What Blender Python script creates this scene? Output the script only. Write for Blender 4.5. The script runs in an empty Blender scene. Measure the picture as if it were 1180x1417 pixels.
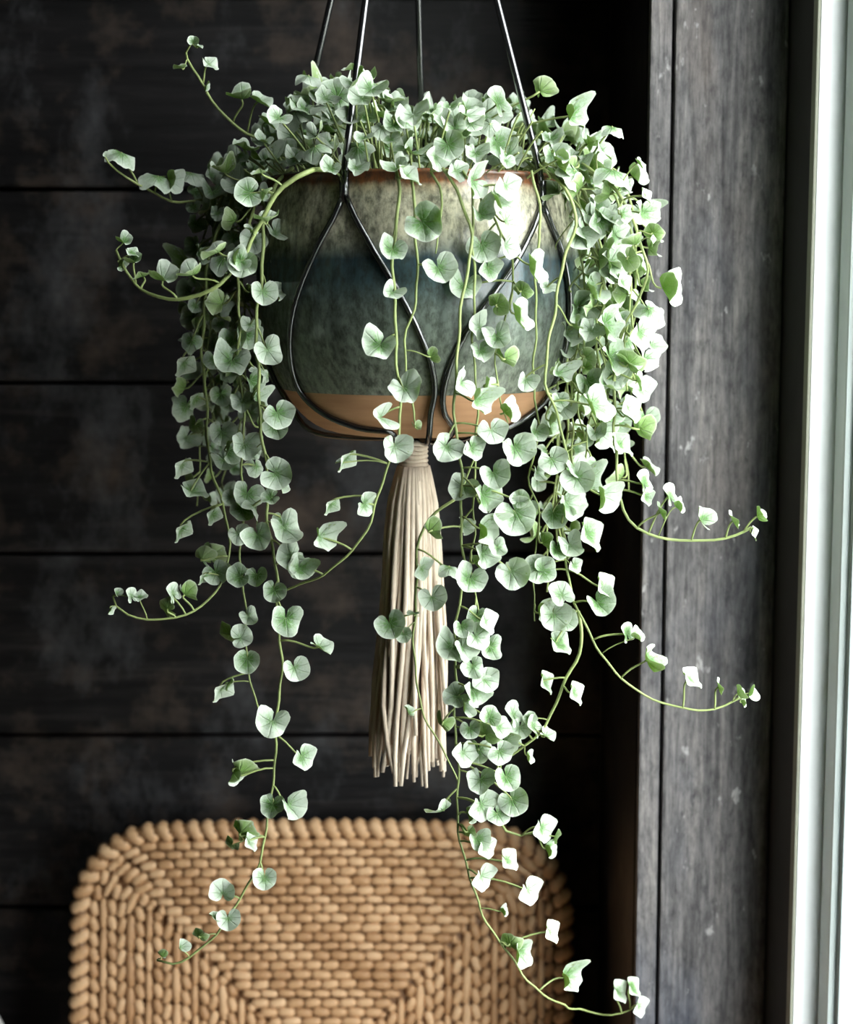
import bpy, bmesh, math, random
from mathutils import Vector, Matrix, Quaternion

# ------------------------------------------------------------------ camera, world, exposure
SC = bpy.context.scene
COL = SC.collection
W_, H_ = 1180.0, 1417.0
FPX = 2400.0                       # focal length in pixels of the 1180x1417 frame
CAM_Z = 1.35
PITCH = math.atan((708.5 - 400.0) / FPX)     # looking slightly down
CX, CY = 590.0, 708.5

cam_d = bpy.data.cameras.new('camera')
cam_d.sensor_fit = 'VERTICAL'
cam_d.sensor_height = 36.0
cam_d.lens = FPX / H_ * 36.0
cam_d.clip_start = 0.02
cam_d.dof.use_dof = True
cam_d.dof.focus_distance = 1.235
cam_d.dof.aperture_fstop = 6.0
cam = bpy.data.objects.new('camera', cam_d)
COL.objects.link(cam)
cam.location = (0, 0, CAM_Z)
cam.rotation_euler = (math.pi / 2 - PITCH, 0, 0)
SC.camera = cam

world = bpy.data.worlds.new('overcast_sky')
SC.world = world
world.use_nodes = True
wn = world.node_tree
wn.nodes['Background'].inputs['Color'].default_value = (0.97, 0.985, 1.0, 1)
wn.nodes['Background'].inputs['Strength'].default_value = 14.0

SC.view_settings.view_transform = 'Standard'
SC.view_settings.look = 'None'
SC.view_settings.gamma = 1.0
SC.view_settings.use_curve_mapping = False
SC.view_settings.exposure = 0.0
SC.cycles.use_denoising = True
SC.cycles.max_bounces = 8
SC.cycles.transparent_max_bounces = 8

# window opening in the right wall (metres)
XW = 0.295                     # inner face of the right wall
WY0, WY1 = 0.50, 1.337        # near and far jamb
WZ0, WZ1 = 0.45, 2.25
port = bpy.data.lights.new('window_portal', 'AREA')
port.shape = 'RECTANGLE'
port.size = WY1 - WY0
port.size_y = WZ1 - WZ0
port.cycles.is_portal = True
po = bpy.data.objects.new('window_portal', port)
COL.objects.link(po)
po.location = (XW + 0.14, (WY0 + WY1) / 2, (WZ0 + WZ1) / 2)
po.rotation_euler = (math.pi / 2, 0, math.pi / 2)

# ------------------------------------------------------------------ helpers
cp, sp = math.cos(PITCH), math.sin(PITCH)

def ray(px, py):
    u = (px - CX) / FPX
    v = -(py - CY) / FPX
    return Vector((u, cp + v * sp, -sp + v * cp))

def at(px, py, Y):
    d = ray(px, py)
    t = Y / d.y
    return Vector((d.x * t, Y, CAM_Z + d.z * t))

def link(o, parent=None):
    COL.objects.link(o)
    if parent is not None:
        o.parent = parent
    return o

def tag(o, label=None, cat=None, group=None, kind=None):
    if label: o['label'] = label
    if cat: o['category'] = cat
    if group: o['group'] = group
    if kind: o['kind'] = kind
    return o

def empty(name, loc=(0, 0, 0)):
    o = bpy.data.objects.new(name, None)
    o.location = loc
    o.empty_display_size = 0.02
    return link(o)

class MB:
    """collects vertices and faces for one mesh object"""
    def __init__(s):
        s.v, s.f, s.m, s.uv = [], [], [], None
    def box(s, a, b, mi=0):
        x0, y0, z0 = a; x1, y1, z1 = b
        n = len(s.v)
        s.v += [(x0,y0,z0),(x1,y0,z0),(x1,y1,z0),(x0,y1,z0),(x0,y0,z1),(x1,y0,z1),(x1,y1,z1),(x0,y1,z1)]
        for q in ((3,2,1,0),(4,5,6,7),(0,1,5,4),(1,2,6,5),(2,3,7,6),(3,0,4,7)):
            s.f.append(tuple(n + i for i in q)); s.m.append(mi)
        return s
    def tube(s, pts, rad, seg=6, mi=0, cap=True):
        pts = [Vector(p) for p in pts]
        n0 = len(s.v); N = len(pts)
        up = None
        for i, p in enumerate(pts):
            t = (pts[min(i+1, N-1)] - pts[max(i-1, 0)])
            if t.length < 1e-9: t = Vector((0, 0, 1))
            t.normalize()
            if up is None:
                a = Vector((0, 1, 0)) if abs(t.y) < 0.9 else Vector((1, 0, 0))
                up = (a - t * a.dot(t)).normalized()
            else:
                up = up - t * up.dot(t)
                if up.length < 1e-6:
                    up = t.orthogonal()
                up.normalize()
            sd = t.cross(up)
            r = rad(i / (N - 1)) if callable(rad) else rad
            for k in range(seg):
                a = 2 * math.pi * k / seg
                s.v.append(tuple(p + up * (math.cos(a) * r) + sd * (math.sin(a) * r)))
        for i in range(N - 1):
            for k in range(seg):
                k2 = (k + 1) % seg
                s.f.append((n0+i*seg+k, n0+i*seg+k2, n0+(i+1)*seg+k2, n0+(i+1)*seg+k)); s.m.append(mi)
        if cap:
            s.f.append(tuple(n0 + k for k in reversed(range(seg)))); s.m.append(mi)
            s.f.append(tuple(n0 + (N-1)*seg + k for k in range(seg))); s.m.append(mi)
        return s
    def lathe(s, prof, seg=48, mi=0, c=(0, 0, 0)):
        n0 = len(s.v)
        for (r, z) in prof:
            for k in range(seg):
                a = 2 * math.pi * k / seg
                s.v.append((c[0] + r * math.cos(a), c[1] + r * math.sin(a), c[2] + z))
        for i in range(len(prof) - 1):
            for k in range(seg):
                k2 = (k + 1) % seg
                s.f.append((n0+i*seg+k, n0+i*seg+k2, n0+(i+1)*seg+k2, n0+(i+1)*seg+k)); s.m.append(mi)
        return s
    def blob(s, M, su=8, sv=5, mi=0):
        """unit sphere transformed by M"""
        n0 = len(s.v)
        s.v.append(tuple(M @ Vector((-1, 0, 0))))
        for i in range(1, sv):
            a = math.pi * i / sv
            for k in range(su):
                b = 2 * math.pi * k / su
                ca = math.cos(a); sa = math.sin(a) ** 0.62; ca = math.copysign(abs(ca) ** 0.8, ca)
                s.v.append(tuple(M @ Vector((-ca, sa * math.cos(b), sa * math.sin(b)))))
        s.v.append(tuple(M @ Vector((1, 0, 0))))
        last = len(s.v) - 1
        for k in range(su):
            k2 = (k + 1) % su
            s.f.append((n0, n0 + 1 + k2, n0 + 1 + k)); s.m.append(mi)
            for i in range(sv - 2):
                a = n0 + 1 + i * su
                s.f.append((a + k, a + k2, a + su + k2, a + su + k)); s.m.append(mi)
            a = n0 + 1 + (sv - 2) * su
            s.f.append((a + k, a + k2, last)); s.m.append(mi)
        return s
    def mesh(s, name, mats, smooth=True):
        me = bpy.data.meshes.new(name)
        me.from_pydata(s.v, [], s.f)
        for m in (mats if isinstance(mats, (list, tuple)) else [mats]):
            me.materials.append(m)
        me.polygons.foreach_set('material_index', s.m)
        me.polygons.foreach_set('use_smooth', [smooth] * len(s.f))
        me.update()
        return me
    def build(s, name, mats, parent=None, smooth=True, bevel=0):
        o = bpy.data.objects.new(name, s.mesh(name, mats, smooth))
        link(o, parent)
        if bevel:
            bm = bmesh.new(); bm.from_mesh(o.data)
            bmesh.ops.bevel(bm, geom=bm.edges[:], offset=bevel, segments=2, affect='EDGES', profile=0.6)
            bm.to_mesh(o.data); bm.free()
        return o

def catmull(pts, step):
    """smooth resampling of a list of Vectors"""
    pts = [Vector(p) for p in pts]
    P = [pts[0] * 2 - pts[1]] + pts + [pts[-1] * 2 - pts[-2]]
    out = []
    for i in range(1, len(P) - 2):
        a, b, c, d = P[i-1], P[i], P[i+1], P[i+2]
        n = max(1, int((c - b).length / step))
        for k in range(n):
            t = k / n
            out.append(0.5 * ((2*b) + (c-a)*t + (2*a-5*b+4*c-d)*t*t + (-a+3*b-3*c+d)*t*t*t))
    out.append(pts[-1].copy())
    return out

# ------------------------------------------------------------------ materials
def new_mat(name):
    m = bpy.data.materials.new(name)
    m.use_nodes = True
    nt = m.node_tree
    b = nt.nodes['Principled BSDF']
    return m, nt, b

def N(nt, typ, **kw):
    n = nt.nodes.new(typ)
    for k, v in kw.items():
        setattr(n, k, v)
    return n

def ramp(nt, fac, stops, interp='LINEAR'):
    r = N(nt, 'ShaderNodeValToRGB')
    r.color_ramp.interpolation = interp
    e = r.color_ramp.elements
    while len(e) > 1: e.remove(e[-1])
    e[0].position = stops[0][0]; e[0].color = (*stops[0][1], 1)
    for p, c in stops[1:]:
        x = e.new(p); x.color = (*c, 1)
    nt.links.new(fac, r.inputs['Fac'])
    return r.outputs['Color']

def noise(nt, scale, stretch=(1, 1, 1), detail=5, rough=0.55, coord='Object', dist=0.0, offs=(0, 0, 0)):
    tc = N(nt, 'ShaderNodeTexCoord')
    mp = N(nt, 'ShaderNodeMapping')
    mp.inputs['Scale'].default_value = stretch
    mp.inputs['Location'].default_value = offs
    nt.links.new(tc.outputs[coord], mp.inputs['Vector'])
    n = N(nt, 'ShaderNodeTexNoise')
    n.inputs['Scale'].default_value = scale
    n.inputs['Detail'].default_value = detail
    n.inputs['Roughness'].default_value = rough
    n.inputs['Distortion'].default_value = dist
    nt.links.new(mp.outputs['Vector'], n.inputs['Vector'])
    return n.outputs['Fac']

def mixc(nt, fac, a, b, mode='MIX'):
    m = N(nt, 'ShaderNodeMix', data_type='RGBA', blend_type=mode)
    for s, v in ((m.inputs[0], fac), (m.inputs[6], a), (m.inputs[7], b)):
        if hasattr(v, 'is_output') or hasattr(v, 'links'):
            nt.links.new(v, s)
        elif isinstance(v, tuple):
            s.default_value = (*v, 1)
        else:
            s.default_value = v
    return m.outputs[2]

def math_(nt, op, a, b=0.0, c=None):
    m = N(nt, 'ShaderNodeMath', operation=op)
    for i, v in enumerate((a, b, c)):
        if v is None: continue
        if hasattr(v, 'links'): nt.links.new(v, m.inputs[i])
        else: m.inputs[i].default_value = v
    return m.outputs[0]

def bump(nt, b, h, strength=0.3, dist=0.002):
    n = N(nt, 'ShaderNodeBump')
    n.inputs['Strength'].default_value = strength
    n.inputs['Distance'].default_value = dist
    nt.links.new(h, n.inputs['Height'])
    nt.links.new(n.outputs['Normal'], b.inputs['Normal'])

def wood(name, stretch, dark, mid, light, scuff, rough=0.55, scuff_amt=(0.62, 0.78)):
    m, nt, b = new_mat(name)
    g = noise(nt, 9, stretch, 8, 0.62, dist=0.6)
    oi = N(nt, 'ShaderNodeObjectInfo')
    g2 = math_(nt, 'ADD', g, math_(nt, 'MULTIPLY', math_(nt, 'SUBTRACT', oi.outputs['Random'], 0.5), 0.12))
    c = ramp(nt, g2, [(0.25, dark), (0.52, mid), (0.78, light)])
    fb = noise(nt, 40, stretch, 8, 0.7)
    c = mixc(nt, 0.8, c, ramp(nt, fb, [(0.3, (0.4, 0.4, 0.4)), (0.5, (1, 1, 1)), (0.72, (1.9, 1.8, 1.7))]), 'MULTIPLY')
    s = noise(nt, 7.5, (1, 1, 1), 6, 0.68, offs=(3.1, 1.7, 5.2))
    s2 = ramp(nt, s, [(scuff_amt[0], (0, 0, 0)), (scuff_amt[1], (1, 1, 1))])
    c2 = mixc(nt, s2, c, scuff)
    hz = noise(nt, 5, (1.6, 1, 1), 7, 0.72, offs=(8.3, 2.2, 0.4))
    c2 = mixc(nt, ramp(nt, hz, [(0.52, (0, 0, 0)), (0.76, (0.8, 0.8, 0.8))]), c2, tuple(x * 1.1 for x in (scuff[0] * 0.85, scuff[0] * 0.85, scuff[0] * 0.9)))
    nt.links.new(c2, b.inputs['Base Color'])
    b.inputs['Roughness'].default_value = rough
    b.inputs['Specular IOR Level'].default_value = 0.22
    fine = noise(nt, 60, stretch, 6, 0.6)
    h = math_(nt, 'ADD', math_(nt, 'MULTIPLY', g, 0.7), math_(nt, 'MULTIPLY', fine, 0.4))
    bump(nt, b, h, 0.55, 0.004)
    return m

M = {}
M['plank'] = wood('dark_stained_plank', (0.35, 4, 5), (0.003, 0.0028, 0.003), (0.009, 0.008, 0.0085), (0.03, 0.026, 0.025), (0.10, 0.072, 0.055), 0.5, (0.50, 0.78))
M['backing'] = wood('black_backing', (1, 4, 4), (0.002, 0.002, 0.002), (0.003, 0.003, 0.003), (0.004, 0.004, 0.004), (0.005, 0.005, 0.005), 0.9)

def post_mat():
    m, nt, b = new_mat('weathered_post_wood')
    g = noise(nt, 12, (5, 5, 0.35), 8, 0.65, dist=0.8)
    c = ramp(nt, g, [(0.30, (0.075, 0.071, 0.074)), (0.5, (0.165, 0.156, 0.159)), (0.72, (0.26, 0.24, 0.232))])
    fibre = noise(nt, 55, (5, 5, 0.22), 8, 0.7)
    c = mixc(nt, 0.75, c, ramp(nt, fibre, [(0.30, (0.45, 0.45, 0.45)), (0.5, (1, 1, 1)), (0.7, (1.45, 1.42, 1.38))]), 'MULTIPLY')
    pit = noise(nt, 45, (1, 1, 0.5), 6, 0.7, offs=(5, 5, 5))
    c = mixc(nt, ramp(nt, pit, [(0.30, (0.8, 0.8, 0.8)), (0.42, (0, 0, 0))]), c, (0.045, 0.043, 0.047))
    blue = noise(nt, 5, (2, 2, 0.8), 3, 0.5, offs=(9, 2, 1))
    c = mixc(nt, ramp(nt, blue, [(0.52, (0, 0, 0)), (0.72, (0.6, 0.6, 0.6))]), c, (0.095, 0.106, 0.145))
    brown = noise(nt, 6, (2, 2, 0.5), 3, 0.5, offs=(2, 7, 4))
    c = mixc(nt, ramp(nt, brown, [(0.56, (0, 0, 0)), (0.75, (0.55, 0.55, 0.55))]), c, (0.18, 0.135, 0.112))
    chip = noise(nt, 75, (1, 1, 0.5), 4, 0.6, offs=(4, 1, 8))
    c = mixc(nt, ramp(nt, chip, [(0.655, (0, 0, 0)), (0.72, (0.85, 0.85, 0.85))]), c, (0.50, 0.48, 0.48))
    grit = noise(nt, 150, (1, 1, 0.35), 5, 0.7, offs=(1, 3, 2))
    c = mixc(nt, 0.8, c, ramp(nt, grit, [(0.32, (0.4, 0.4, 0.42)), (0.5, (1, 1, 1)), (0.68, (1.5, 1.48, 1.45))]), 'MULTIPLY')
    nt.links.new(c, b.inputs['Base Color'])
    b.inputs['Roughness'].default_value = 0.62
    b.inputs['Specular IOR Level'].default_value = 0.3
    fine = noise(nt, 70, (4, 4, 0.5), 6, 0.65)
    hack = noise(nt, 38, (1, 1, 0.9), 4, 0.6)
    h = math_(nt, 'ADD', math_(nt, 'ADD', math_(nt, 'MULTIPLY', g, 0.6), math_(nt, 'MULTIPLY', fine, 0.4)), math_(nt, 'MULTIPLY', hack, 0.5))
    bump(nt, b, h, 0.9, 0.006)
    return m
M['post'] = post_mat()

def plain(name, col, rough=0.5, spec=0.5, nz=0.06, scale=30, metal=0.0):
    m, nt, b = new_mat(name)
    g = noise(nt, scale, (1, 1, 1), 4, 0.6)
    lo = tuple(max(0, c * (1 - nz * 2)) for c in col); hi = tuple(min(1, c * (1 + nz * 2)) for c in col)
    nt.links.new(ramp(nt, g, [(0.3, lo), (0.7, hi)]), b.inputs['Base Color'])
    b.inputs['Roughness'].default_value = rough
    b.inputs['Specular IOR Level'].default_value = spec
    b.inputs['Metallic'].default_value = metal
    return m

M['white_paint'] = plain('white_window_paint', (0.86, 0.87, 0.88), 0.35, 0.5, 0.02)
M['casing'] = plain('olive_grey_seal', (0.30, 0.30, 0.24), 0.5, 0.4, 0.04)  # white casing, its shade painted in as olive-grey
M['sash'] = plain('grey_green_sash_paint', (0.62, 0.68, 0.67), 0.35, 0.5, 0.02)  # grey-green shade of the inward sash faces, put into the colour
M['gasket'] = plain('grey_gasket', (0.30, 0.34, 0.34), 0.5, 0.4, 0.04)
M['floor'] = wood('dark_floor_boards', (4, 0.4, 4), (0.03, 0.02, 0.015), (0.07, 0.05, 0.035), (0.11, 0.08, 0.055), (0.12, 0.09, 0.06), 0.5)
M['ceiling'] = plain('grey_ceiling_paint', (0.10, 0.095, 0.09), 0.8, 0.2)
M['dark_wall'] = plain('dark_wall_paint', (0.035, 0.033, 0.033), 0.7, 0.3)
M['ground'] = plain('pale_paving', (0.30, 0.31, 0.28), 0.9, 0.2, 0.2, 4)
M['cord'] = plain('black_leather_cord', (0.010, 0.010, 0.011), 0.2, 0.5, 0.2, 200)
M['cord'].node_tree.nodes['Principled BSDF'].inputs['IOR'].default_value = 2.1
M['metal'] = plain('blackened_steel', (0.05, 0.05, 0.05), 0.35, 0.5, 0.05, 60, 1.0)
M['soil'] = plain('dark_potting_soil', (0.025, 0.018, 0.012), 0.95, 0.1, 0.4, 150)
M['vase'] = plain('off_white_glazed_ceramic', (0.62, 0.62, 0.60), 0.35, 0.5, 0.04)

def glass_mat():
    m = bpy.data.materials.new('clear_window_glass'); m.use_nodes = True
    nt = m.node_tree; nt.nodes.clear()
    out = N(nt, 'ShaderNodeOutputMaterial')
    tr = N(nt, 'ShaderNodeBsdfTransparent'); tr.inputs['Color'].default_value = (0.96, 0.98, 0.97, 1)
    gl = N(nt, 'ShaderNodeBsdfGlossy'); gl.inputs['Roughness'].default_value = 0.02
    mx = N(nt, 'ShaderNodeMixShader'); mx.inputs[0].default_value = 0.06
    nt.links.new(tr.outputs[0], mx.inputs[1]); nt.links.new(gl.outputs[0], mx.inputs[2])
    nt.links.new(mx.outputs[0], out.inputs[0])
    return m
M['glass'] = glass_mat()

def leaf_mat(name, top):
    m, nt, b = new_mat(name)
    uv = N(nt, 'ShaderNodeUVMap'); uv.uv_map = 'leaf'
    sx = N(nt, 'ShaderNodeSeparateXYZ'); nt.links.new(uv.outputs[0], sx.inputs[0])
    rho, th = sx.outputs[0], sx.outputs[1]
    oi = N(nt, 'ShaderNodeObjectInfo')
    geo = N(nt, 'ShaderNodeNewGeometry')
    rnd = math_(nt, 'FRACT', math_(nt, 'ADD', oi.outputs['Random'], geo.outputs['Random Per Island']))
    # world-sized mottling, the same on single leaves and on the joined foliage
    def pn(scale, detail, rough):
        n = N(nt, 'ShaderNodeTexNoise')
        n.inputs['Scale'].default_value = scale; n.inputs['Detail'].default_value = detail; n.inputs['Roughness'].default_value = rough
        nt.links.new(geo.outputs['Position'], n.inputs['Vector'])
        return n.outputs['Fac']
    nz, fine = pn(170, 4, 0.6), pn(620, 4, 0.7)
    f = math_(nt, 'ADD', rho, math_(nt, 'MULTIPLY', math_(nt, 'SUBTRACT', nz, 0.5), 0.75))
    f = math_(nt, 'ADD', f, math_(nt, 'MULTIPLY', math_(nt, 'SUBTRACT', fine, 0.5), 0.80))
    f = math_(nt, 'ADD', f, math_(nt, 'MULTIPLY', math_(nt, 'SUBTRACT', rnd, 0.52), 0.42))
    # fine radiating veins
    w = math_(nt, 'ABSOLUTE', math_(nt, 'SINE', math_(nt, 'MULTIPLY', math_(nt, 'ADD', th, math_(nt, 'MULTIPLY', math_(nt, 'SUBTRACT', nz, 0.5), 0.05)), math.pi * 8)))
    vein = math_(nt, 'MULTIPLY', math_(nt, 'POWER', math_(nt, 'SUBTRACT', 1.0, w), 5.0), math_(nt, 'SUBTRACT', 1.1, rho))
    edge = ramp(nt, rho, [(0.90, (0, 0, 0)), (0.98, (1, 1, 1))])
    if top:
        c = ramp(nt, f, [(0.0, (0.085, 0.20, 0.045)), (0.20, (0.14, 0.27, 0.095)), (0.42, (0.33, 0.43, 0.29)), (0.65, (0.47, 0.55, 0.44)), (0.95, (0.62, 0.68, 0.585))])
        c = mixc(nt, math_(nt, 'MULTIPLY', vein, 1.0), c, (0.62, 0.72, 0.52))
        c = mixc(nt, math_(nt, 'MULTIPLY', edge, 0.75), c, (0.74, 0.78, 0.70))
    else:
        c = ramp(nt, f, [(0.0, (0.15, 0.28, 0.05)), (0.4, (0.21, 0.34, 0.10)), (0.95, (0.42, 0.51, 0.29))])
        c = mixc(nt, math_(nt, 'MULTIPLY', vein, 0.6), c, (0.50, 0.60, 0.35))
        c = mixc(nt, math_(nt, 'MULTIPLY', edge, 0.6), c, (0.70, 0.75, 0.58))
    nt.links.new(c, b.inputs['Base Color'])
    b.inputs['Roughness'].default_value = 0.58
    b.inputs['Specular IOR Level'].default_value = 0.35
    b.inputs['Sheen Weight'].default_value = 0.10
    h = math_(nt, 'ADD', math_(nt, 'MULTIPLY', vein, -1.2), math_(nt, 'MULTIPLY', nz, 0.5))
    bump(nt, b, h, 0.8, 0.0014)
    tl = N(nt, 'ShaderNodeBsdfTranslucent')
    nt.links.new(mixc(nt, 0.65, c, (0.42, 0.68, 0.05)), tl.inputs['Color'])
    mx = N(nt, 'ShaderNodeMixShader'); mx.inputs[0].default_value = 0.28
    out = nt.nodes['Material Output']
    nt.links.new(b.outputs[0], mx.inputs[1]); nt.links.new(tl.outputs[0], mx.inputs[2])
    nt.links.new(mx.outputs[0], out.inputs['Surface'])
    return m
M['leaf_top'] = leaf_mat('silver_green_leaf_face', True)
M['leaf_back'] = leaf_mat('green_leaf_underside', False)
M['stem'] = plain('pale_green_stem', (0.27, 0.33, 0.12), 0.5, 0.4, 0.12, 60)

# ------------------------------------------------------------------ the setting
YB = 1.765                        # face of the plank wall
wall = MB().box((-2.3, YB + 0.03, 0), (XW + 0.12, YB + 0.10, 2.6)).build('wall_back', M['backing'], smooth=False)
tag(wall, kind='structure')
seam_px = [262, 530, 767, 1018, 1256]
seams = [at(120, s, YB).z for s in seam_px]
avg = (seams[0] - seams[-1]) / 4
zs = [seams[0] + avg * k for k in range(4, 0, -1)] + seams
while zs[-1] > 0.22: zs.append(zs[-1] - avg)
zs = [2.6] + [z for z in zs if z < 2.5] + [0.0]
random.seed(4)
for i in range(len(zs) - 1):
    z1, z0 = zs[i] - 0.0022, zs[i + 1] + 0.0022
    dy = random.uniform(-0.0025, 0.002)
    b_ = MB().box((-2.3, YB + dy, z0), (XW + 0.12, YB + 0.03, z1)).build('plank', M['plank'], wall, smooth=False, bevel=0.0025)

floor = tag(MB().box((-2.3, -3.0, -0.05), (XW + 0.12, YB + 0.1, 0)).build('floor', M['floor'], smooth=False), kind='structure')
ceil = tag(MB().box((-2.3, -3.0, 2.6), (XW + 0.12, YB + 0.1, 2.65)).build('ceiling', M['ceiling'], smooth=False), kind='structure')
tag(MB().box((-2.4, -3.0, 0), (-2.3, YB + 0.1, 2.6)).build('wall_left', M['dark_wall'], smooth=False), kind='structure')
tag(MB().box((-2.4, -3.1, 0), (XW + 0.12, -3.0, 2.6)).build('wall_front', M['dark_wall'], smooth=False), kind='structure')
wr = MB()
wr.box((XW, -3.0, 0), (XW + 0.12, WY0, 2.6))
wr.box((XW, WY1 + 0.004, 0), (XW + 0.12, YB + 0.03, 2.6))
wr.box((XW, WY0, 0), (XW + 0.12, WY1 + 0.004, WZ0))
wr.box((XW, WY0, WZ1), (XW + 0.12, WY1 + 0.004, 2.6))
tag(wr.build('wall_right', M['dark_wall'], smooth=False), kind='structure')
tag(MB().box((XW + 0.12, -8, -0.4), (12, 10, -0.35)).build('ground', M['ground'], smooth=False), kind='structure')  # unseen plane outside, added to cut light from below the window

# corner post: two upright boards on a core, side face towards the plank wall
YP = 1.445
PX0 = at(890, 708, YP).x; PG = at(921, 708, YP).x
post = MB().box((PX0 + 0.004, YP + 0.018, 0), (XW, YB - 0.003, 2.6)).build('trim_1', M['backing'], smooth=False)
tag(post, kind='structure')
MB().box((PX0, YP + 0.001, 0), (PG - 0.0014, YP + 0.017, 2.6)).build('narrow_board', M['post'], post, smooth=False, bevel=0.0018)
MB().box((PG + 0.0014, YP - 0.001, 0), (XW - 0.001, YP + 0.017, 2.6)).build('wide_board', M['post'], post, smooth=False, bevel=0.0022)
MB().box((PX0 - 0.001, YP + 0.018, 0), (PX0 + 0.004, YB - 0.003, 2.6)).build('side_board', M['plank'], post, smooth=False)

# window
win = tag(empty('window_1', (XW, (WY0 + WY1) / 2, WZ0)), kind='structure')
def wpart(name, a, b, mat, bevel=0.001):
    mb = MB().box(a, b)
    off = win.location
    mb.v = [(x - off.x, y - off.y, z - off.z) for x, y, z in mb.v]
    return mb.build(name, mat, win, smooth=False, bevel=bevel)
wpart('seal_strip', (XW - 0.002, WY1 - 0.001, WZ0), (XW + 0.001, WY1 + 0.014, WZ1), M['casing'])
wpart('jamb', (XW + 0.0005, WY1 - 0.002, WZ0), (XW + 0.12, WY1 + 0.004, WZ1), M['white_paint'], 0.0005)
wpart('jamb', (XW, WY0 - 0.004, WZ0), (XW + 0.12, WY0 + 0.002, WZ1), M['white_paint'], 0.0005)
wpart('head', (XW, WY0, WZ1 - 0.002), (XW + 0.12, WY1, WZ1 + 0.02), M['white_paint'])
wpart('sill', (XW - 0.02, WY0, WZ0 - 0.02), (XW + 0.12, WY1, WZ0 + 0.004), M['white_paint'])
XS = XW + 0.0195
ym = 0.66
for (a, b) in ((WY0, ym), (ym, WY1)):
    for (ya, yb) in ((a + 0.002, a + 0.05), (b - 0.036, b - 0.0025)):
        wpart('sash_stile', (XS, ya, WZ0 + 0.004), (XS + 0.045, yb, WZ1 - 0.002), M['sash'], 0.003)
    wpart('sash_rail', (XS, a + 0.05, WZ0 + 0.004), (XS + 0.045, b - 0.036, WZ0 + 0.06), M['sash'], 0.003)
    wpart('sash_rail', (XS, a + 0.05, WZ1 - 0.06), (XS + 0.045, b - 0.036, WZ1 - 0.002), M['sash'], 0.003)
    wpart('glazing_bead', (XS + 0.006, b - 0.046, WZ0 + 0.06), (XS + 0.016, b - 0.0365, WZ1 - 0.06), M['gasket'], 0.001)
    wpart('pane', (XS + 0.022, a + 0.05, WZ0 + 0.06), (XS + 0.026, b - 0.036, WZ1 - 0.06), M['glass'], 0)

# ------------------------------------------------------------------ pot
X0 = at(578, 400, 1.33).x
Y0 = 1.33
ZB = at(578, 606, 1.29).z         # underside
ZR = at(578, 240, 1.225).z        # rim
PH = ZR - ZB
prof_px = [(0, 606), (60, 606), (100, 604), (130, 597), (152, 583), (170, 563), (183, 541), (196, 510), (206, 480), (213, 450), (217, 415), (217, 380), (215, 345), (211, 300), (206, 265), (202, 240)]
S = 1.33 / FPX
def zpx(y):
    return (606 - y) / (606 - 240) * PH
PROF = [(r * S * 1.005, zpx(y)) for r, y in prof_px]

def pot_radius(z):
    """outer radius at height z above the base"""
    if z <= 0: return 0.0
    for (r0, z0), (r1, z1) in zip(PROF, PROF[1:]):
        if z0 <= z <= z1 and z1 > z0:
            t = (z - z0) / (z1 - z0)
            return r0 + (r1 - r0) * t
    return PROF[-1][0]

def pot_hit(px, py, off):
    """front point of the pot, pushed out by off, under a pixel"""
    d = ray(px, py)
    Yv = Y0 - 0.2
    best = None
    while Yv < Y0 + 0.02:
        p = at(px, py, Yv)
        r = pot_radius(max(p.z - ZB, 0.0)) + off
        dist = math.hypot(p.x - X0, p.y - Y0)
        if p.z - ZB < -off: r = 0
        if dist <= r: return p
        Yv += 0.0005
    return at(px, py, Y0)

def glaze_mat():
    m, nt, b = new_mat('reactive_glaze')
    tc = N(nt, 'ShaderNodeTexCoord')
    sx = N(nt, 'ShaderNodeSeparateXYZ'); nt.links.new(tc.outputs['Object'], sx.inputs[0])
    st = noise(nt, 60, (1, 1, 0.12), 4, 0.6)
    bl = noise(nt, 14, (1, 1, 0.5), 3, 0.5)
    z = math_(nt, 'DIVIDE', sx.outputs[2], PH)
    z = math_(nt, 'ADD', z, math_(nt, 'MULTIPLY', math_(nt, 'SUBTRACT', st, 0.5), 0.05))
    z = math_(nt, 'ADD', z, math_(nt, 'MULTIPLY', math_(nt, 'SUBTRACT', bl, 0.5), 0.05))
    c = ramp(nt, z, [(0.16, (0.26, 0.275, 0.225)), (0.30, (0.17, 0.195, 0.155)), (0.51, (0.12, 0.15, 0.13)), (0.61, (0.05, 0.085, 0.095)),
                     (0.69, (0.035, 0.062, 0.078)), (0.725, (0.18, 0.195, 0.165)), (0.79, (0.50, 0.47, 0.35)), (0.92, (0.56, 0.52, 0.39)), (0.955, (0.46, 0.38, 0.25)), (0.972, (0.20, 0.075, 0.03)), (1.0, (0.17, 0.06, 0.025))])
    sp_ = noise(nt, 180, (1, 1, 0.6), 4, 0.7)
    c = mixc(nt, ramp(nt, sp_, [(0.36, (0.75, 0.75, 0.75)), (0.60, (0, 0, 0))]), c, (0.03, 0.034, 0.026))
    dr = noise(nt, 90, (1, 1, 0.10), 4, 0.65, offs=(3, 3, 3))
    c = mixc(nt, 0.8, c, ramp(nt, dr, [(0.30, (0.55, 0.55, 0.5)), (0.5, (1, 1, 1)), (0.70, (1.5, 1.5, 1.45))]), 'MULTIPLY')
    nt.links.new(c, b.inputs['Base Color'])
    b.inputs['Roughness'].default_value = 0.27
    b.inputs['Specular IOR Level'].default_value = 0.55
    bump(nt, b, math_(nt, 'ADD', st, bl), 0.15, 0.002)
    return m
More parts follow.
